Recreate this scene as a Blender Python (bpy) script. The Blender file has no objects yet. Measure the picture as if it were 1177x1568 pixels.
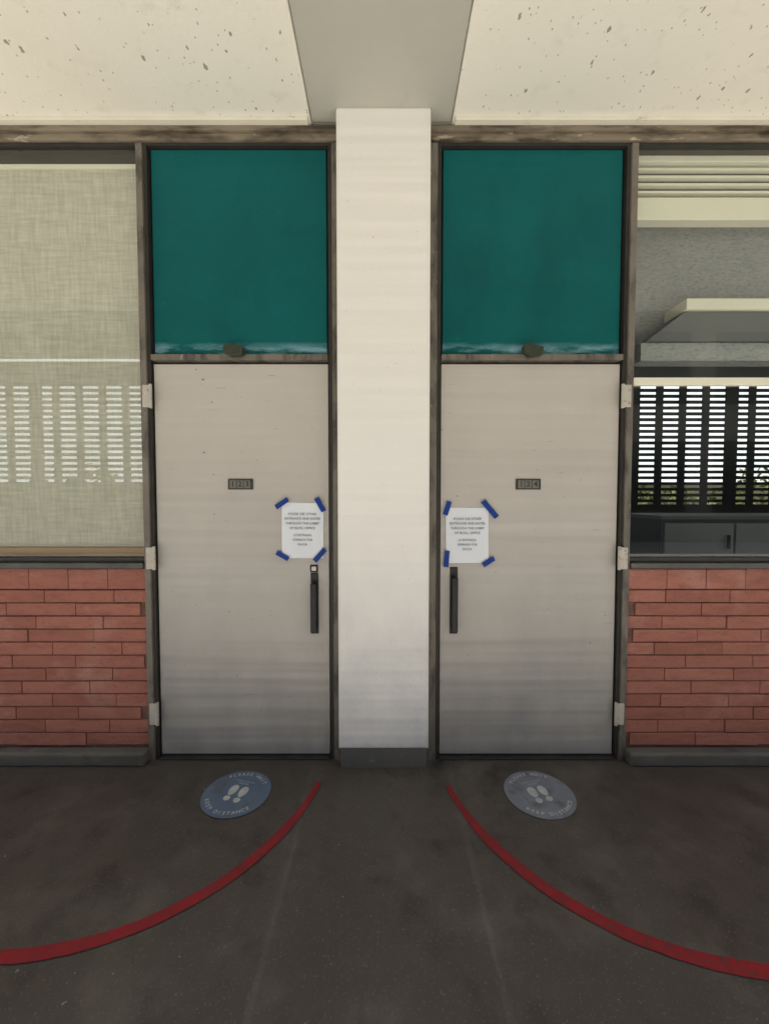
import bpy, math, random
from mathutils import Matrix, Vector
random.seed(7)
scene = bpy.context.scene
R = math.radians

# ------------------------------------------------------------ materials
def new_mat(name):
    m = bpy.data.materials.new(name); m.use_nodes = True
    nt = m.node_tree; nt.nodes.clear()
    out = nt.nodes.new('ShaderNodeOutputMaterial')
    return m, nt, out

def N(nt, t, **kw):
    n = nt.nodes.new(t)
    for k, v in kw.items():
        if k in n.inputs: n.inputs[k].default_value = v
        else: setattr(n, k, v)
    return n

def noise(nt, scale, detail=4, rough=0.6, stretch=(1,1,1), dist=0.0, coord='Object'):
    tc = N(nt, 'ShaderNodeTexCoord'); mp = N(nt, 'ShaderNodeMapping')
    mp.inputs['Scale'].default_value = stretch
    nt.links.new(tc.outputs[coord], mp.inputs['Vector'])
    n = N(nt, 'ShaderNodeTexNoise'); n.inputs['Scale'].default_value = scale
    n.inputs['Detail'].default_value = detail; n.inputs['Roughness'].default_value = rough
    n.inputs['Distortion'].default_value = dist
    nt.links.new(mp.outputs[0], n.inputs['Vector'])
    return n.outputs['Fac']

def ramp(nt, fac, a, b, lo=0.0, hi=1.0):
    r = N(nt, 'ShaderNodeMapRange'); r.clamp = True
    r.inputs['From Min'].default_value = a; r.inputs['From Max'].default_value = b
    r.inputs['To Min'].default_value = lo; r.inputs['To Max'].default_value = hi
    nt.links.new(fac, r.inputs['Value']); return r.outputs[0]

def mul(nt, a, b):
    m = N(nt, 'ShaderNodeMath', operation='MULTIPLY'); nt.links.new(a, m.inputs[0])
    if isinstance(b, (int, float)): m.inputs[1].default_value = b
    else: nt.links.new(b, m.inputs[1])
    return m.outputs[0]

def zcoord(nt):
    tc = N(nt, 'ShaderNodeTexCoord'); s = N(nt, 'ShaderNodeSeparateXYZ')
    nt.links.new(tc.outputs['Object'], s.inputs[0]); return s.outputs[2]

def mixc(nt, fac, a, b, mode='MIX'):
    m = N(nt, 'ShaderNodeMix'); m.data_type = 'RGBA'; m.blend_type = mode
    if isinstance(fac, (int, float)): m.inputs[0].default_value = fac
    else: nt.links.new(fac, m.inputs[0])
    for i, c in ((6, a), (7, b)):
        if isinstance(c, tuple): m.inputs[i].default_value = (*c, 1)
        else: nt.links.new(c, m.inputs[i])
    return m.outputs[2]

def bump(nt, h, strength=0.2, dist=0.01, prev=None):
    b = N(nt, 'ShaderNodeBump'); b.inputs['Strength'].default_value = strength
    b.inputs['Distance'].default_value = dist
    nt.links.new(h, b.inputs['Height'])
    if prev is not None: nt.links.new(prev, b.inputs['Normal'])
    return b.outputs[0]

def mat(name, c1, c2=None, layers=(), rough=0.6, bscale=80, bstr=0.15, bdist=0.003, nscale=2.0,
        stretch=(1,1,1), metallic=0.0, spec=0.5, roughvar=0.0, bstretch=(1,1,1), wave=None, zlayer=None):
    m, nt, out = new_mat(name)
    p = N(nt, 'ShaderNodeBsdfPrincipled')
    col = mixc(nt, ramp(nt, noise(nt, nscale, 4, .6, stretch), .3, .7), c1, c2 or c1)
    for (c, sc, st, lo, hi, dt) in layers:
        col = mixc(nt, ramp(nt, noise(nt, sc, dt, .6, st), lo, hi), col, c)
    if zlayer:   # wear or painted-in shade that fades with height: (colour, z_full, z_none, scale, stretch, lo, hi)
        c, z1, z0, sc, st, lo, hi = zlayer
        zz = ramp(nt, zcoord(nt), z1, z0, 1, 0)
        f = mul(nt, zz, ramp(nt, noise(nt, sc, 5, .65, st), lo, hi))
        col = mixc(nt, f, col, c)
    nt.links.new(col, p.inputs['Base Color'])
    p.inputs['Roughness'].default_value = rough
    if roughvar:
        nt.links.new(ramp(nt, noise(nt, 6, 4), .3, .7, rough-roughvar, rough+roughvar), p.inputs['Roughness'])
    p.inputs['Metallic'].default_value = metallic
    p.inputs['Specular IOR Level'].default_value = spec
    prev = None
    if wave:
        prev = bump(nt, noise(nt, wave[0], 1, .4, wave[1]), wave[2], wave[3])
    if bstr: prev = bump(nt, noise(nt, bscale, 3, .6, bstretch), bstr, bdist, prev)
    if prev is not None: nt.links.new(prev, p.inputs['Normal'])
    nt.links.new(p.outputs[0], out.inputs[0])
    return m

M = {}
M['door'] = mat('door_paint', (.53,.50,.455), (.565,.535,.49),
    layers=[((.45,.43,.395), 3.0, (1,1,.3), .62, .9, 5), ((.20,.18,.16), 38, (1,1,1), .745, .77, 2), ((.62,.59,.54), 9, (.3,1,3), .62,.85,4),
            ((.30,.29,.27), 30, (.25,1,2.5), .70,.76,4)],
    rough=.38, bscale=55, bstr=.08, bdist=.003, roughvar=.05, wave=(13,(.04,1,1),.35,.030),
    zlayer=((.20,.205,.21), -.1, 1.8, 2.2, (1,1,.5), .0, .85))  # painted shade: leaf gets darker and cooler towards the floor
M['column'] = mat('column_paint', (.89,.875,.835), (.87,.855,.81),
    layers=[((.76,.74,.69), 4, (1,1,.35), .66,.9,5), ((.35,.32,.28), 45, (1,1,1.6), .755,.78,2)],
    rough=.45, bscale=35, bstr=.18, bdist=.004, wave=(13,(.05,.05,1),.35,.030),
    zlayer=((.46,.49,.53), .0, 1.5, 5, (1,1,.7), .1, .95))  # light falloff put into the colour: blue-grey shade on the lower shaft
M['colbase'] = mat('column_base_paint', (.10,.10,.095), (.14,.135,.125), rough=.6, bstr=.3,
    layers=[((.25,.24,.22), 20, (1,1,1), .62,.75,4)])
M['teal'] = mat('teal_panel_paint', (.002,.095,.100), (.004,.122,.126),
    layers=[((.010,.17,.17), 30, (1,1,1), .64,.85,5), ((.002,.072,.078), 2.5, (1,1,.4), .52,.85,4)],
    rough=.6, bscale=60, bstr=.25, bdist=.002, spec=.15, wave=(10,(.05,1,1),.4,.03),
    zlayer=((.25,.46,.56), 2.195, 2.245, 6, (.6,1,2.5), .44, .62))
M['frame'] = mat('weathered_frame', (.145,.128,.105), (.20,.18,.15), nscale=5,
    layers=[((.06,.052,.044), 16, (1,1,.3), .48, .66, 5), ((.36,.33,.28), 40, (1,1,.35), .66,.75,4)],
    rough=.6, bscale=70, bstr=.4, bdist=.003)
M['header'] = mat('weathered_header', (.19,.155,.115), (.27,.23,.17), nscale=4, stretch=(.4,1,1),
    layers=[((.07,.05,.035), 14, (.25,1,1), .46,.62,5), ((.48,.43,.34), 26, (.3,1,1), .64,.72,5)],
    rough=.7, bscale=60, bstr=.5, bdist=.004)
M['dark'] = mat('dark_frame_recess', (.022,.020,.018), (.04,.036,.032), rough=.6, nscale=10)
M['darkmetal'] = mat('dark_bronze_metal', (.055,.055,.055), (.09,.088,.08), rough=.45, nscale=9,
    layers=[((.2,.18,.15), 25, (.3,1,1), .62,.75,5)])
M['black'] = mat('black_handle_paint', (.014,.014,.016), (.022,.022,.024), rough=.4, nscale=20, bstr=.08, spec=.3,
    layers=[((.14,.14,.14), 60, (1,1,.4), .70,.76,4)])
M['steel'] = mat('brushed_steel', (.38,.37,.35), (.45,.44,.41), rough=.35, metallic=.8, bstr=.05)
M['hinge'] = mat('hinge_paint', (.54,.51,.45), (.46,.43,.38), rough=.5, nscale=20,
    layers=[((.25,.2,.15), 50, (1,1,1), .58,.70,4)])
M['moss'] = mat('dark_green_bracket', (.02,.035,.02), (.045,.05,.03), rough=.6, nscale=30)
M['paper'] = mat('paper', (.80,.84,.89), (.76,.80,.86), rough=.8, bscale=8, bstr=.15, bdist=.004)
M['ink'] = mat('printed_ink', (.14,.14,.17), rough=.8, bstr=0)
M['tape'] = mat('blue_painters_tape', (.006,.035,.22), (.010,.05,.30), rough=.6, nscale=30, bscale=40, bstr=.3, spec=.3)
M['plaque'] = mat('plaque_black', (.03,.03,.028), (.045,.045,.04), rough=.4, bstr=.05)
M['digit'] = mat('plaque_digit', (.17,.165,.145), rough=.5, bstr=0)
M['red'] = mat('red_floor_paint', (.26,.016,.022), (.19,.015,.019), rough=.6, nscale=10, bscale=120, bstr=.3, spec=.3,
    layers=[((.09,.035,.032), 22, (1,1,1), .55,.74,5), ((.06,.05,.042), 70, (1,1,1), .60,.67,3)])
M['decal_a'] = mat('blue_vinyl_decal', (.085,.13,.20), (.11,.16,.23), rough=.5, nscale=9, bstr=.1,
    layers=[((.10,.10,.10), 12, (1,1,1), .52,.72,6)])
M['decal_b'] = mat('faded_vinyl_decal', (.20,.22,.26), (.16,.18,.215), rough=.5, nscale=9, bstr=.1,
    layers=[((.11,.11,.11), 12, (1,1,1), .52,.72,6)])
M['decal_w'] = mat('decal_white_print', (.52,.54,.54), (.36,.38,.39), rough=.6, nscale=30, bstr=0)
M['curb'] = mat('grey_kerb_paint', (.105,.10,.088), (.14,.135,.12), rough=.6, nscale=6, bstr=.35,
    layers=[((.22,.21,.19), 18, (.5,1,1), .60,.75,5), ((.05,.045,.04), 9, (.5,1,1), .55,.75,5)])
M['floor'] = mat('dark_sealed_concrete', (.058,.050,.043), (.082,.072,.062), nscale=1.6,
    layers=[((.130,.116,.100), 3.2, (1,1,1), .54, .85, 7), ((.034,.030,.027), 5, (1,1,1), .54,.74,5),
            ((.22,.21,.19), 45, (1,1,1), .73,.755,2), ((.13,.12,.10), 120, (1,1,1), .60,.72,2)],
    rough=.6, bscale=140, bstr=.35, bdist=.002, roughvar=.14, spec=.4)
M['pave'] = mat('pale_concrete_paving', (.87,.82,.73), (.84,.79,.70), nscale=1.2, rough=.85, bstr=0)
M['ground'] = mat('dry_ground', (.40,.36,.27), (.33,.32,.22), nscale=.3, rough=.9, bstr=0)
M['beam'] = mat('beam_grey_paint', (.45,.445,.395), (.50,.49,.435), nscale=1.8, rough=.8, bscale=30, bstr=.2, bdist=.004,
    layers=[((.46,.45,.41), 6, (1,.4,1), .58,.78,5), ((.35,.34,.31), 3, (1,.5,1), .55,.85,5)])
M['trim'] = mat('cream_trim', (.82,.79,.68), (.76,.73,.62), nscale=6, rough=.6, bstr=.2,
    layers=[((.4,.35,.25), 25, (.3,1,1), .66,.76,5)])
M['roomwall'] = mat('interior_wall_paint', (.50,.49,.43), (.55,.53,.47), rough=.8, bstr=0)
M['roomlow'] = mat('interior_lower_wall_paint', (.07,.075,.07), (.09,.095,.09), rough=.8, bstr=0)
M['cabinet'] = mat('grey_laminate', (.30,.32,.30), (.35,.37,.35), rough=.5, bstr=0)
M['roomfloor'] = mat('interior_floor', (.06,.06,.06), (.09,.09,.085), rough=.5, bstr=0)
M['stucco'] = mat('grey_acoustic_board', (.40,.42,.41), (.46,.48,.47), nscale=12, rough=.9, bscale=34, bstr=.9, bdist=.012,
    layers=[((.30,.32,.32), 60, (.5,1,1.6), .48,.70,3)])  # surface for glass reflections modelled as solid boards
M['cream'] = mat('cream_metal_paint', (.84,.83,.68), (.80,.79,.64), rough=.5, bstr=0)
M['greymetal'] = mat('grey_metal_paint', (.13,.145,.14), (.17,.18,.175), rough=.5, bstr=0)
M['blindback'] = mat('dark_blind_gap', (.07,.08,.07), (.09,.10,.09), rough=.6, bstr=0)
M['slat'] = mat('window_slat_paint', (.05,.06,.055), (.08,.09,.085), rough=.6, bstr=0)
M['wood'] = mat('orange_wood_sill', (.34,.20,.09), (.42,.27,.13), nscale=6, stretch=(.2,1,1), rough=.6, bstr=.2)
M['leaf'] = mat('foliage', (.10,.13,.02), (.20,.20,.035), nscale=4, rough=.7, bstr=0)
M['wallfar'] = mat('painted_block_wall', (.36,.34,.30), (.40,.38,.34), nscale=2, rough=.85, bstr=0)
M['darkglass'] = mat('distant_window_glass', (.03,.035,.04), rough=.1, bstr=0)
M['paleroof'] = mat('pale_metal_roofing', (.70,.73,.72), (.55,.60,.60), nscale=.8, rough=.6, bstr=0)  # slope added to throw sunlight into the slat gaps

def ceiling_mat():
    m, nt, out = new_mat('pitted_cream_concrete')
    p = N(nt, 'ShaderNodeBsdfPrincipled'); p.inputs['Roughness'].default_value = .8
    col = mixc(nt, ramp(nt, noise(nt, 1.5, 5), .35, .7), (.89,.865,.785), (.85,.82,.735))
    col = mixc(nt, ramp(nt, noise(nt, 9, 4), .58, .85), col, (.76,.73,.64))
    def pits(col, scale, lo, tmax, st, c):
        tc = N(nt, 'ShaderNodeTexCoord'); v = N(nt, 'ShaderNodeTexVoronoi'); v.inputs['Scale'].default_value = scale
        mp = N(nt, 'ShaderNodeMapping'); mp.inputs['Scale'].default_value = st
        nt.links.new(tc.outputs['Object'], mp.inputs['Vector']); nt.links.new(mp.outputs[0], v.inputs['Vector'])
        sep = N(nt, 'ShaderNodeSeparateColor'); nt.links.new(v.outputs['Color'], sep.inputs[0])
        thr = ramp(nt, sep.outputs[0], lo, 1, 0, tmax)
        nd = N(nt, 'ShaderNodeMath', operation='MULTIPLY_ADD'); nt.links.new(noise(nt, 90, 2), nd.inputs[0])
        nd.inputs[1].default_value = .3; nt.links.new(v.outputs['Distance'], nd.inputs[2])
        nd2 = N(nt, 'ShaderNodeMath', operation='SUBTRACT'); nt.links.new(nd.outputs[0], nd2.inputs[0]); nd2.inputs[1].default_value = .10
        lt = N(nt, 'ShaderNodeMath', operation='LESS_THAN'); nt.links.new(nd2.outputs[0], lt.inputs[0]); nt.links.new(thr, lt.inputs[1])
        return mixc(nt, lt.outputs[0], col, c)
    col = pits(col, 24, .42, .26, (1,.6,1), (.38,.34,.27))
    col = pits(col, 60, .58, .28, (1,.7,1), (.46,.42,.35))
    nt.links.new(col, p.inputs['Base Color'])
    nt.links.new(bump(nt, noise(nt, 40, 4), .3, .004), p.inputs['Normal'])
    nt.links.new(p.outputs[0], out.inputs[0]); return m
M['ceil'] = ceiling_mat()

def brick_mat():
    m, nt, out = new_mat('red_roman_brick')
    p = N(nt, 'ShaderNodeBsdfPrincipled'); p.inputs['Roughness'].default_value = .85
    p.inputs['Specular IOR Level'].default_value = .3
    g = N(nt, 'ShaderNodeNewGeometry')
    a = mixc(nt, g.outputs['Random Per Island'], (.345,.135,.100), (.43,.18,.135))
    a = mixc(nt, ramp(nt, noise(nt, 22, 6, .7, (.3,1,1)), .46, .78), a, (.26,.10,.076))
    a = mixc(nt, ramp(nt, noise(nt, 3.5, 6), .55, .85), a, (.50,.29,.24))
    a = mixc(nt, ramp(nt, noise(nt, 14, 6, .75, (.6,1,1)), .64, .78), a, (.50,.38,.33))
    a = mixc(nt, ramp(nt, noise(nt, 90, 3), .62, .74), a, (.16,.07,.05))
    nt.links.new(a, p.inputs['Base Color'])
    nt.links.new(bump(nt, noise(nt, 60, 5, .7, (.5,1,1)), .8, .008), p.inputs['Normal'])
    nt.links.new(p.outputs[0], out.inputs[0]); return m
M['brick'] = brick_mat()
M['mortar'] = mat('brick_mortar', (.13,.07,.055), (.22,.13,.10), nscale=20, rough=.95, bstr=.5)

def glass_mat(name, base, tint=(.95,.97,.96)):
    m, nt, out = new_mat(name)
    lw = N(nt, 'ShaderNodeLayerWeight'); lw.inputs[0].default_value = .5
    pw = N(nt, 'ShaderNodeMath', operation='POWER'); nt.links.new(lw.outputs['Facing'], pw.inputs[0]); pw.inputs[1].default_value = 4
    ma = N(nt, 'ShaderNodeMath', operation='MULTIPLY_ADD'); ma.use_clamp = True
    nt.links.new(pw.outputs[0], ma.inputs[0]); ma.inputs[1].default_value = .8; ma.inputs[2].default_value = base
    t = N(nt, 'ShaderNodeBsdfTransparent'); t.inputs[0].default_value = (*tint, 1)
    gl = N(nt, 'ShaderNodeBsdfGlossy'); gl.inputs['Roughness'].default_value = .01
    nt.links.new(bump(nt, noise(nt, 1.5, 1), .08, .02), gl.inputs['Normal'])
    mx = N(nt, 'ShaderNodeMixShader'); nt.links.new(ma.outputs[0], mx.inputs[0])
    nt.links.new(t.outputs[0], mx.inputs[1]); nt.links.new(gl.outputs[0], mx.inputs[2])
    nt.links.new(mx.outputs[0], out.inputs[0]); return m
M['glass'] = glass_mat('window_glass', .08)

def shade_mat():
    m, nt, out = new_mat('woven_sheer_shade')
    a = noise(nt, 75, 2, .6, (1,1,.10)); b = noise(nt, 75, 2, .6, (.10,1,1))
    ad = N(nt, 'ShaderNodeMath', operation='ADD'); nt.links.new(a, ad.inputs[0]); nt.links.new(b, ad.inputs[1])
    w = ramp(nt, ad.outputs[0], .65, 1.35)
    col = mixc(nt, w, (.76,.74,.60), (.90,.88,.74))
    d = N(nt, 'ShaderNodeBsdfDiffuse'); nt.links.new(col, d.inputs[0])
    t = N(nt, 'ShaderNodeBsdfTranslucent'); nt.links.new(col, t.inputs[0])
    m1 = N(nt, 'ShaderNodeMixShader'); m1.inputs[0].default_value = .10
    nt.links.new(d.outputs[0], m1.inputs[1]); nt.links.new(t.outputs[0], m1.inputs[2])
    tr = N(nt, 'ShaderNodeBsdfTransparent')
    m2 = N(nt, 'ShaderNodeMixShader')
    nt.links.new(ramp(nt, ad.outputs[0], .7, 1.3, .34, .22), m2.inputs[0])
    nt.links.new(m1.outputs[0], m2.inputs[1]); nt.links.new(tr.outputs[0], m2.inputs[2])
    nt.links.new(m2.outputs[0], out.inputs[0]); return m
M['shade'] = shade_mat()

# ------------------------------------------------------------ mesh helpers
def empty(name, loc=(0,0,0)):
    e = bpy.data.objects.new(name, None); e.location = loc; e.empty_display_size = .2
    scene.collection.objects.link(e); return e

def link(ob, parent):
    scene.collection.objects.link(ob)
    if parent:
        ob.parent = parent
        ob.matrix_parent_inverse = Matrix.Translation(parent.location).inverted()
    return ob

def mesh(name, verts, faces, m, parent=None, bevel=0, segs=2, smooth=False):
    me = bpy.data.meshes.new(name); me.from_pydata(verts, [], faces); me.update()
    me.materials.append(M[m] if isinstance(m, str) else m)
    if smooth:
        for p in me.polygons: p.use_smooth = True
    ob = bpy.data.objects.new(name, me); link(ob, parent)
    if bevel:
        b = ob.modifiers.new('bevel', 'BEVEL'); b.width = bevel; b.segments = segs; b.limit_method = 'ANGLE'
    return ob

BF = [(0,3,2,1),(4,5,6,7),(0,1,5,4),(1,2,6,5),(2,3,7,6),(3,0,4,7)]
def bv(x0,x1,y0,y1,z0,z1):
    return [(x0,y0,z0),(x1,y0,z0),(x1,y1,z0),(x0,y1,z0),(x0,y0,z1),(x1,y0,z1),(x1,y1,z1),(x0,y1,z1)]
def box(name, x0,x1,y0,y1,z0,z1, m, parent=None, bevel=0):
    return mesh(name, bv(x0,x1,y0,y1,z0,z1), BF, m, parent, bevel)
def boxes(name, lst, m, parent=None, bevel=0):
    v, f = [], []
    for b in lst:
        o = len(v); v += bv(*b); f += [tuple(i+o for i in q) for q in BF]
    return mesh(name, v, f, m, parent, bevel)
def pane(name, x0,x1,y,z0,z1,m,parent=None):
    return mesh(name, [(x0,y,z0),(x1,y,z0),(x1,y,z1),(x0,y,z1)], [(0,1,2,3)], m, parent)
def prism_y(name, pts, y0, y1, m, parent=None, bevel=0):
    n = len(pts)
    v = [(x,y0,z) for x,z in pts] + [(x,y1,z) for x,z in pts]
    f = [tuple(range(n)), tuple(range(2*n-1, n-1, -1))] + [(i, i+n, (i+1)%n+n, (i+1)%n) for i in range(n)]
    return mesh(name, v, f, m, parent, bevel)
def text(name, body, size, m, parent, loc, rot=(0,0,0), align='CENTER', bold=0.0):
    c = bpy.data.curves.new(name, 'FONT'); c.body = body; c.size = size; c.align_x = align; c.align_y = 'CENTER'
    c.offset = bold; c.resolution_u = 3
    c.materials.append(M[m]); ob = bpy.data.objects.new(name, c)
    ob.location = loc; ob.rotation_euler = rot
    return link(ob, parent)

# ------------------------------------------------------------ ground
G = 60
mesh('ground', [(-G*5,-G*5,-.03),(G*5,-G*5,-.03),(G*5,G*5,-.03),(-G*5,G*5,-.03)], [(0,1,2,3)], 'ground')
box('courtyard_pavement', -14,14,-12,-1.12,-.025,0, 'pave')
box('walkway_floor', -14,14,-1.12,.2,-.025,0, 'floor')

# unseen building across the courtyard, added to block low sky; shows only in reflections
ob_ = empty('opposite_building', (0,-11,0))
box('walls', -14,14,-15,-10.2,0,7.4,'wallfar', ob_)
box('roof', -14.6,14.6,-15.4,-9.5,7.4,7.8,'wallfar', ob_)
boxes('windows', [(-13+k*2.6,-11.2+k*2.6,-10.2,-10.17,z0,z0+2.2) for k in range(10) for z0 in (1.0,4.4)], 'darkglass', ob_)

# added low building; its pale slope reflects sun to brighten the slat gaps
nb = empty('neighbouring_building', (0,11,0))
box('walls', -16,16,8.3,15,-.02,2.1,'wallfar', nb)
mesh('pitched_roof', [(-17,7.6,1.75),(17,7.6,1.75),(17,12.6,6.9),(-17,12.6,6.9),(17,17,1.9),(-17,17,1.9)],
     [(0,1,2,3),(3,2,4,5)], 'paleroof', nb)
mesh('gable', [(-15.9,8.4,2.1),(-15.9,14.9,2.1),(-15.9,12.6,6.5)], [(0,1,2)], 'wallfar', nb)
mesh('gable_far', [(15.9,8.4,2.1),(15.9,14.9,2.1),(15.9,12.6,6.5)], [(0,1,2)], 'wallfar', nb)

# ------------------------------------------------------------ column
col = empty('column', (0,0,0))
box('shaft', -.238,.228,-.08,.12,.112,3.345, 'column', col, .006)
box('base', -.232,.222,-.074,.12,0,.112, 'colbase', col, .004)
box('edge_bead', -.238,-.230,-.084,-.0785,.115,3.33, 'column', col, .002)
box('edge_bead_far', .219,.228,-.084,-.0785,.115,3.33, 'column', col, .002)

# ------------------------------------------------------------ ceiling
RE = -1.93
box('ceiling_beam', -.372,.342,RE,0.0,3.345,3.75, 'beam', None, .006)
cl = empty('ceiling', (0,0,3.33))
for nm, a, b in (('panel', -7,-.374), ('panel_far', .344, 7)):
    box(nm, a,b,RE,0,3.33,3.70, 'ceil', cl, .008)
    aa, bb = (a, b-.012) if a < 0 else (a+.012, b)
    box('wall_moulding', aa,bb,-.055,-.0,3.312,3.3295, 'trim', cl, .003)

# ------------------------------------------------------------ building shell / interior
bld = empty('classroom_building', (0,0,0))
box('roof_slab', -7,7,0.002,3.9,3.56,3.78,'beam', bld)
box('lintel', -7,7,.003,.14,3.345,3.56,'roomwall', bld)
box('side_wall', -7,-6.85,.14,3.7,0,3.56,'roomwall', bld)
box('side_wall_far', 6.85,7,.14,3.7,0,3.56,'roomwall', bld)
box('interior_floor', -6.85,6.85,.2,3.7,-.02,.01,'roomfloor', bld)
box('partition', -.06,.06,.12,3.5,.01,3.56,'roomwall', bld)
box('back_wall_lower', -6.85,6.85,3.5,3.62,.01,1.33,'roomlow', bld)
box('back_wall_upper', -6.85,6.85,3.5,3.62,3.06,3.36,'greymetal', bld)
box('back_wall_top', -6.85,6.85,3.5,3.62,3.44,3.56,'roomwall', bld)
sl = []
z = 1.36
while z < 3.04:
    sl.append((-6.8,6.8,3.50,3.53,z,z+.042)); z += .083
x = -6.7
vs = []
i = 0
while x < 6.7:
    w = .10 if i % 5 else .18
    vs.append((x,x+w,3.48,3.498,1.33,3.06)); x += .33; i += 1
boxes('window_slats', sl, 'slat', bld)
boxes('window_mullions', vs, 'slat', bld)

# hedge behind the building (seen through the slats)
v, f = [], []
for i in range(6000):
    x = random.uniform(-8.5,8.5)
    h = 1.75 + .28*math.sin(x*1.7) + .17*math.sin(x*4.1+1)
    zc = random.uniform(.4,h); yc = 6.2 + random.gauss(0,.30)*(1-.4*zc/h)
    s = random.uniform(.05,.11)
    a = Vector((random.gauss(0,1),random.gauss(0,1),random.gauss(0,1))).normalized()
    b = a.orthogonal().normalized(); c = a.cross(b)
    o = len(v); p = Vector((x,yc,zc))
    v += [tuple(p+b*s), tuple(p+c*s*.5), tuple(p-b*s), tuple(p-c*s*.5)]; f.append((o,o+1,o+2,o+3))
mesh('hedge', v, f, 'leaf')

# ------------------------------------------------------------ brick walls + kerbs
def brick_wall(x0, x1, mirror):
    e = empty('brick_wall', ((x0+x1)/2,0,0))
    box('mortar_core', x0+.004,x1-.004,.005,.14,.0,1.035,'mortar', e)
    lst = []
    top = 1.043; h0 = .112; zz = .078
    ch = (top-h0-zz)/12
    rnd = random.Random(3 if mirror else 5)
    for r in range(12):
        z0 = zz + r*ch
        L = .355
        off = (r % 2)*L*.5 + rnd.uniform(-.06,.06)
        xx = -off
        W = x1-x0
        while xx < W:
            l = L+rnd.uniform(-.02,.02)
            a, b = max(xx,0), min(xx+l-.004, W)
            if b-a > .03:
                d = rnd.uniform(-.004,.003)
                A, B = (x0+a, x0+b) if mirror else (x1-b, x1-a)
                lst.append((A,B,-.004+d,.05,z0+.003+rnd.uniform(-.001,.001),z0+ch-.003+rnd.uniform(-.0015,.001)))
            xx += l
    xx = 0; W = x1-x0
    while xx < W:
        b = min(xx+.21, W)
        A, B = (x0+xx, x0+b-.003) if mirror else (x1-b+.003, x1-xx)
        if B-A > .02: lst.append((A,B,-.008+rnd.uniform(-.001,.001),.05,top-h0+.004,top-rnd.uniform(0,.003)))
        xx += .21
    boxes('bricks', lst, 'brick', e, .0025)
    k = box('kerb', x0,x1,-.066,-.002,0,.072,'curb', e, .012)
brick_wall(-5.0,-1.268,False)
brick_wall(1.297,5.0,True)

# ------------------------------------------------------------ header trim
hd = empty('window_header', (0,0,3.3))
for a,b in ((-5,-.24),(.23,5)):
    box('fascia', a,b,-.028,.06,3.285,3.310,'header', hd, .003)
    box('rail', a,b,-.014,.06,3.25,3.284,'header', hd, .003)
    box('shadow_gap', a,b,.0,.06,3.235,3.249,'dark', hd)

# ------------------------------------------------------------ doors
def paper_sign(e_loc, x0,x1,z0,z1, y, tapes, tilt):
    s = empty('paper_notice', e_loc)
    nx, nz = 10, 12; v=[]; f=[]
    cx, cz = (x0+x1)/2, (z0+z1)/2
    for j in range(nz+1):
        for i in range(nx+1):
            u, w = i/nx, j/nz
            lx, lz = x0+(x1-x0)*u-cx, z0+(z1-z0)*w-cz
            px = cx+lx*math.cos(tilt)-lz*math.sin(tilt); pz = cz+lx*math.sin(tilt)+lz*math.cos(tilt)
            v.append((px, y-.003-.004*math.sin(math.pi*u)*math.sin(math.pi*w)-.002*math.sin(u*7+w*3), pz))
    for j in range(nz):
        for i in range(nx):
            a = j*(nx+1)+i; f.append((a,a+1,a+nx+2,a+nx+1))
    mesh('sheet', v, f, 'paper', s, smooth=True)
    lines = [('PLEASE USE OTHER',.0175,.078),('ENTRANCE AND ENTER',.0175,.053),('THROUGH THE LOBBY',.0175,.028),('OF BLDG. OFFICE',.0175,.003),
             ('LA ENTRADA',.016,-.035),('CERRADA POR',.016,-.060),('FAVOR',.016,-.085)]
    for t, sz, dz in lines:
        text('printed_line', t, sz, 'ink', s, (cx, y-.0105, cz+dz+.01), (R(90),-tilt,0), bold=.0001)
    for (tx,tz,L,W,ang) in tapes:
        c, sn = math.cos(R(ang)), math.sin(R(ang))
        pts = [(tx+a*c-b*sn, tz+a*sn+b*c) for a,b in ((-L/2,-W/2),(L/2,-W/2*.9),(L/2*1.03,W/2),(-L/2*.97,W/2))]
        prism_y('tape_strip', pts, y-.0125, y-.0105, 'tape', s)

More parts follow.
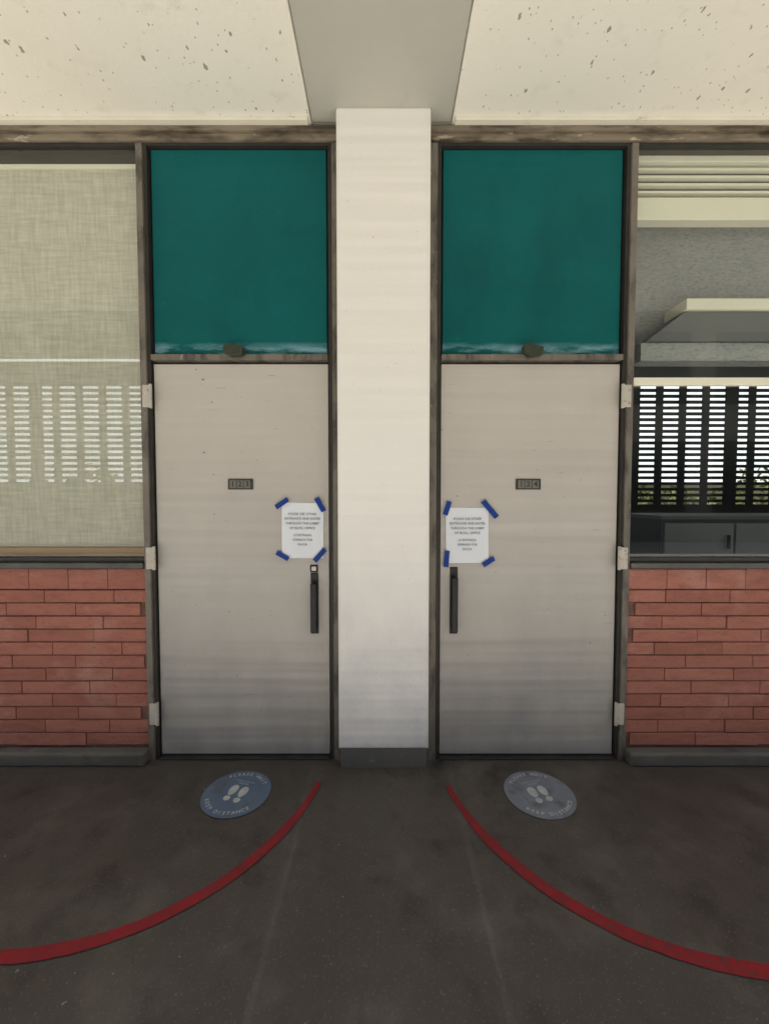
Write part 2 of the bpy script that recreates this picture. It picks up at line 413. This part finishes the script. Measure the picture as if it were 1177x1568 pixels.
def door(side):
    if side < 0: x0,x1 = -1.218,-.297; hx0,hx1 = -1.260,-1.215; px = -.766; hnd = -.376; bx=-.775; sx0,sx1,ix0,ix1=-1.272,-1.224,-.291,-.236
    else: x0,x1 = .299,1.243; hx0,hx1 = 1.238,1.284; px = .765; hnd = .372; bx=.765; sx0,sx1,ix0,ix1=1.249,1.298,.226,.293
    Y = .012
    d = empty('door', ((x0+x1)/2,0,0))
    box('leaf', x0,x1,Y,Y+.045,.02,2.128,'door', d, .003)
    box('door_stop', x0-.03,x1+.03,.058,.10,.004,2.16,'dark', d)
    box('threshold', x0-.004,x1+.004,-.012,.09,0,.012,'dark', d, .003)
    zt = 3.234
    g = .016
    if side<0: box('stile_outer', sx0,sx1-g,-.018,.06,.0,zt,'frame', d,.002); box('stile_outer_rabbet', sx1-g+.0002,sx1,-.004,.057,.0,zt,'dark', d)
    else: box('stile_outer', sx0+g,sx1,-.018,.06,.0,zt,'frame', d,.002); box('stile_outer_rabbet', sx0,sx0+g-.0002,-.004,.057,.0,zt,'dark', d)
    g = .020
    if side<0: box('stile_inner', ix0+g,ix1,-.018,.06,.0,zt,'frame', d,.002); box('stile_inner_rabbet', ix0,ix0+g-.0002,-.002,.057,.0,zt,'dark', d)
    else: box('stile_inner', ix0,ix1-g,-.018,.06,.0,zt,'frame', d,.002); box('stile_inner_rabbet', ix1-g+.0002,ix1,-.002,.057,.0,zt,'dark', d)
    box('mid_rail', x0-.002,x1+.002,-.012,.056,2.142,2.172,'frame', d,.003)
    for hz in (1.952,1.102,.261):
        boxes('hinge', [(hx0+ (0 if side<0 else .004),hx1-(.004 if side<0 else 0),-.024,-.0185,hz-.058,hz+.058)], 'hinge', d, .002)
        kx = hx1-.004 if side<0 else hx0+.004
        vv=[];ff=[];n=12
        for k,zz in enumerate((hz-.062,hz+.062)):
            for q in range(n):
                a=2*math.pi*q/n; vv.append((kx+.008*math.cos(a),-.020+.008*math.sin(a),zz))
        ff=[(q,(q+1)%n,(q+1)%n+n,q+n) for q in range(n)]+[tuple(range(n-1,-1,-1)),tuple(range(n,2*n))]
        mesh('hinge_knuckle', vv, ff, 'hinge', d)
    box('plaque', px-.066,px+.066,Y-.008,Y-.0005,1.466,1.522,'plaque', d,.002)
    for k,ch in enumerate('123' if side<0 else '124'):
        box('digit_tile', px-.056+.038*k, px-.056+.038*k+.034, Y-.011,Y-.0082,1.473,1.515,'digit', d,.001)
        text('digit', ch, .04, 'plaque', d, (px-.039+.038*k, Y-.0118, 1.494), (R(90),0,0), bold=.001)
    top = 1.018 if side<0 else 1.050; bot = .688
    box('handle_backplate', hnd-.021,hnd+.021,Y-.006,Y-.0005,bot,top,'black', d,.002)
    box('handle_grip', hnd-.016,hnd+.016,Y-.050,Y-.036,bot+.018,top-.05,'black', d,.006)
    for hz in (bot+.03, top-.065):
        box('handle_standoff', hnd-.011,hnd+.011,Y-.037,Y-.0055,hz-.012,hz+.012,'black', d,.003)
    if side<0:
        box('lock_plate', hnd-.023,hnd+.019,Y-.008,Y-.0005,1.022,1.062,'black', d,.003)
        box('lock_plate_face', hnd-.014,hnd+.011,Y-.013,Y-.0085,1.030,1.055,'steel', d,.004)
    prism_y('rail_bracket', [(bx-.05,2.172),(bx-.052,2.205),(bx-.02,2.214),(bx+.03,2.200),(bx+.052,2.196),(bx+.046,2.158),(bx-.02,2.150)], -.05,-.0125,'moss', d,.004)
    t = empty('transom_panel', ((x0+x1)/2,0,2.7))
    box('panel', x0+.006,x1-.006,.016,.04,2.180,3.226,'teal', t,.002)
    box('backing', x0-.003,x1+.003,.041,.056,2.1725,3.234,'dark', t)
    if side<0:
        paper_sign((-.437,0,1.25), -.549,-.326,1.098,1.395, Y, [(-.546,1.392,.078,.027,33),(-.343,1.386,.082,.028,-62),(-.545,1.112,.072,.026,-30),(-.346,1.114,.085,.028,48)], R(-.4))
    else:
        paper_sign((.442,0,1.22), .328,.556,1.072,1.369, Y, [(.334,1.366,.075,.027,72),(.560,1.362,.115,.029,-50),(.332,1.095,.088,.027,85),(.556,1.080,.070,.028,32)], R(.3))
door(-1); door(1)

# ------------------------------------------------------------ windows
w = empty('window', (-3,0,2))
pane('glass', -5,-1.274,.014,1.105,3.234,'glass', w)
box('sill', -5,-1.274,-.03,.08,1.047,1.078,'darkmetal', w,.004)
box('sill_upper', -5,-1.274,-.008,.075,1.079,1.104,'dark', w,.003)
box('wood_stool', -5,-1.274,.03,.09,1.1045,1.152,'wood', w,.003)
box('shade_hem', -5,-1.275,.058,.069,1.152,1.1645,'cream', w,.002)
pane('roller_shade', -5,-1.275,.063,1.165,3.1655,'shade', w)
box('shade_rail', -5,-1.275,.052,.070,3.166,3.186,'cream', w,.002)
box('shade_pocket', -5,-1.275,.05,.14,3.187,3.2345,'dark', w)
box('bottom_jamb', -5,-1.274,.091,.14,1.036,1.15,'roomwall', w)

w2 = empty('window', (3,0,2))
A = 1.30
pane('glass', A,5,.014,1.105,3.234,'glass', w2)
box('sill', A,5,-.03,.08,1.047,1.078,'darkmetal', w2,.004)
box('sill_upper', A,5,-.008,.075,1.079,1.104,'dark', w2,.003)
box('transom_bar', A,5,-.010,.0115,2.010,2.052,'cream', w2,.004)
box('bottom_jamb', A,5,.09,.14,1.036,1.10,'roomlow', w2)
b = empty('venetian_blind', (3,.08,3.1))
box('headrail', A,5,.06,.11,3.205,3.26,'cream', b,.003)
boxes('slats', [(A,5,.070,.098,3.050+.040*k,3.050+.040*k+.013) for k in range(4)], 'cream', b,.002)
box('slat_backing', A,5,.106,.112,3.02,3.232,'blindback', b)
box('bottom_rail', A,5,.055,.115,2.900,3.018,'cream', b,.004)
bh = empty('interior_bulkhead', (3,.4,2.6))  # board modelled in place of a ceiling reflection in the glass
box('board', 1.30,6.8,.42,.45,2.27,3.42,'stucco', bh)
cf = empty('ceiling_light', (3,.3,2.6))  # solid shapes standing in for the roof canopy reflected in the window
prism_y('housing', [(1.515,2.33),(1.74,2.50),(5,2.50),(5,2.33)], .22,.36,'greymetal', cf,.003)
box('diffuser', 1.73,5,.20,.38,2.502,2.565,'cream', cf,.004)
box('lower_panel', 1.50,5,.24,.34,2.225,2.328,'stucco', cf)

# classroom storage cabinet
tb = empty('storage_cabinet', (4,1.5,0))
box('body', 2.42,6.2,1.32,1.85,.08,1.235,'roomlow', tb,.004)
box('counter_top', 2.38,6.25,1.27,1.9,1.236,1.268,'greymetal', tb,.004)
box('plinth', 2.46,6.15,1.36,1.8,.011,.079,'dark', tb)
for k in range(6):
    box('cabinet_door', 2.44+.62*k,2.44+.62*k+.60,1.298,1.3195,.10,1.20,'cabinet', tb,.003)
    box('cabinet_pull', 2.44+.62*k+.54,2.44+.62*k+.555,1.275,1.2975,.98,1.10,'black', tb,.002)

# ------------------------------------------------------------ floor markings
def arc(cx, r, a0, a1, wd, z=.004):
    v=[]; f=[]; n=180; rr=random.Random(int(cx*10))
    j0=j1=0
    for k in range(n+1):
        a = a0+(a1-a0)*k/n
        w_ = wd*(.5+.5*min(1,k/44))
        j0 = j0*.8+rr.uniform(-.0008,.0008); j1 = j1*.8+rr.uniform(-.0008,.0008)
        for q,j in ((-.5,j0),(.5,j1)):
            rad = r+q*w_+j+.004*math.sin(a*5)
            v.append((cx+rad*math.cos(a), rad*math.sin(a), z))
    for k in range(n): f.append((2*k,2*k+1,2*k+3,2*k+2))
    mesh('red_floor_line', v, f, 'red')
arc(-1.22,.915,R(-11),R(-100),.042)
arc(1.243,.955,R(180+12),R(180+100),.045)

def decal(cx, cy, r, m, rot):
    e = empty('floor_decal', (cx,cy,0))
    n=64
    v=[(cx,cy,.004)]+[(cx+r*math.cos(2*math.pi*k/n), cy+r*.93*math.sin(2*math.pi*k/n), .004) for k in range(n)]
    mesh('disc', v, [(0,k+1,(k+1)%n+1) for k in range(n)], m, e)
    c,s_=math.cos(rot),math.sin(rot)
    for sgn in (-1,1):
        for part,cyy,ry,rx in (('sole',.016,.033,.0205),('heel',-.036,.015,.0165)):
            vv=[]
            for k in range(28):
                t=2*math.pi*k/28
                a=sgn*.027+rx*math.cos(t)*(1+.12*math.sin(t)); b_=cyy+ry*math.sin(t)
                vv.append((cx+a*c-b_*s_, cy+a*s_+b_*c-.005, .0055))
            mesh('footprint_'+part, vv, [tuple(range(28))], 'decal_w', e)
    def ring(s, a_mid, rad, top, size):
        step=size*.80/rad
        for k,ch in enumerate(s):
            if top: a=a_mid-(k-(len(s)-1)/2)*step; ro=a-math.pi/2
            else: a=a_mid+(k-(len(s)-1)/2)*step; ro=a+math.pi/2
            text('letter', ch, size, 'decal_w', e, (cx+rad*math.cos(a+rot), cy+rad*.93*math.sin(a+rot), .0056), (0,0,ro+rot), bold=.0006)
    ring('PLEASE WAIT', R(90), r*.82, True, .026)
    ring('KEEP DISTANCE', R(-90), r*.83, False, .026)
    for s,d_ in (('THANK YOU FOR',.073),('WAITING',.058)):
        text('letter_row',s,.013,'decal_w',e,(cx-d_*s_,cy+d_*c,.0056),(0,0,rot))
decal(-.71,-.247,.160,'decal_a',R(-14))
decal(.742,-.250,.163,'decal_b',R(12))

# ------------------------------------------------------------ light
EL = 76
world = bpy.data.worlds.new('World'); scene.world = world; world.use_nodes = True
nt = world.node_tree; nt.nodes.clear()
sky = nt.nodes.new('ShaderNodeTexSky'); sky.sky_type='NISHITA'; sky.sun_disc=False
sky.sun_elevation=R(EL); sky.sun_rotation=R(180); sky.dust_density=3.0
bg = nt.nodes.new('ShaderNodeBackground'); bg.inputs[1].default_value=.15
wo = nt.nodes.new('ShaderNodeOutputWorld')
nt.links.new(sky.outputs[0], bg.inputs[0]); nt.links.new(bg.outputs[0], wo.inputs[0])
sd = bpy.data.lights.new('sun','SUN'); sd.energy=5; sd.angle=R(.5); sd.color=(1,.97,.90)
so = bpy.data.objects.new('sun', sd); so.rotation_euler=(R(90-EL),0,0); so.location=(0,-5,10); scene.collection.objects.link(so)

# ------------------------------------------------------------ camera
cd = bpy.data.cameras.new('camera'); cd.sensor_width=36; cd.sensor_fit='AUTO'; cd.lens=590/1568*36
cd.clip_start=.05; cd.clip_end=1000
co = bpy.data.objects.new('camera', cd); co.location=(0,-2.05,1.42); co.rotation_euler=(R(90-2.06),0,0)
scene.collection.objects.link(co); scene.camera=co
scene.view_settings.view_transform='Standard'; scene.view_settings.look='None'; scene.view_settings.exposure=0
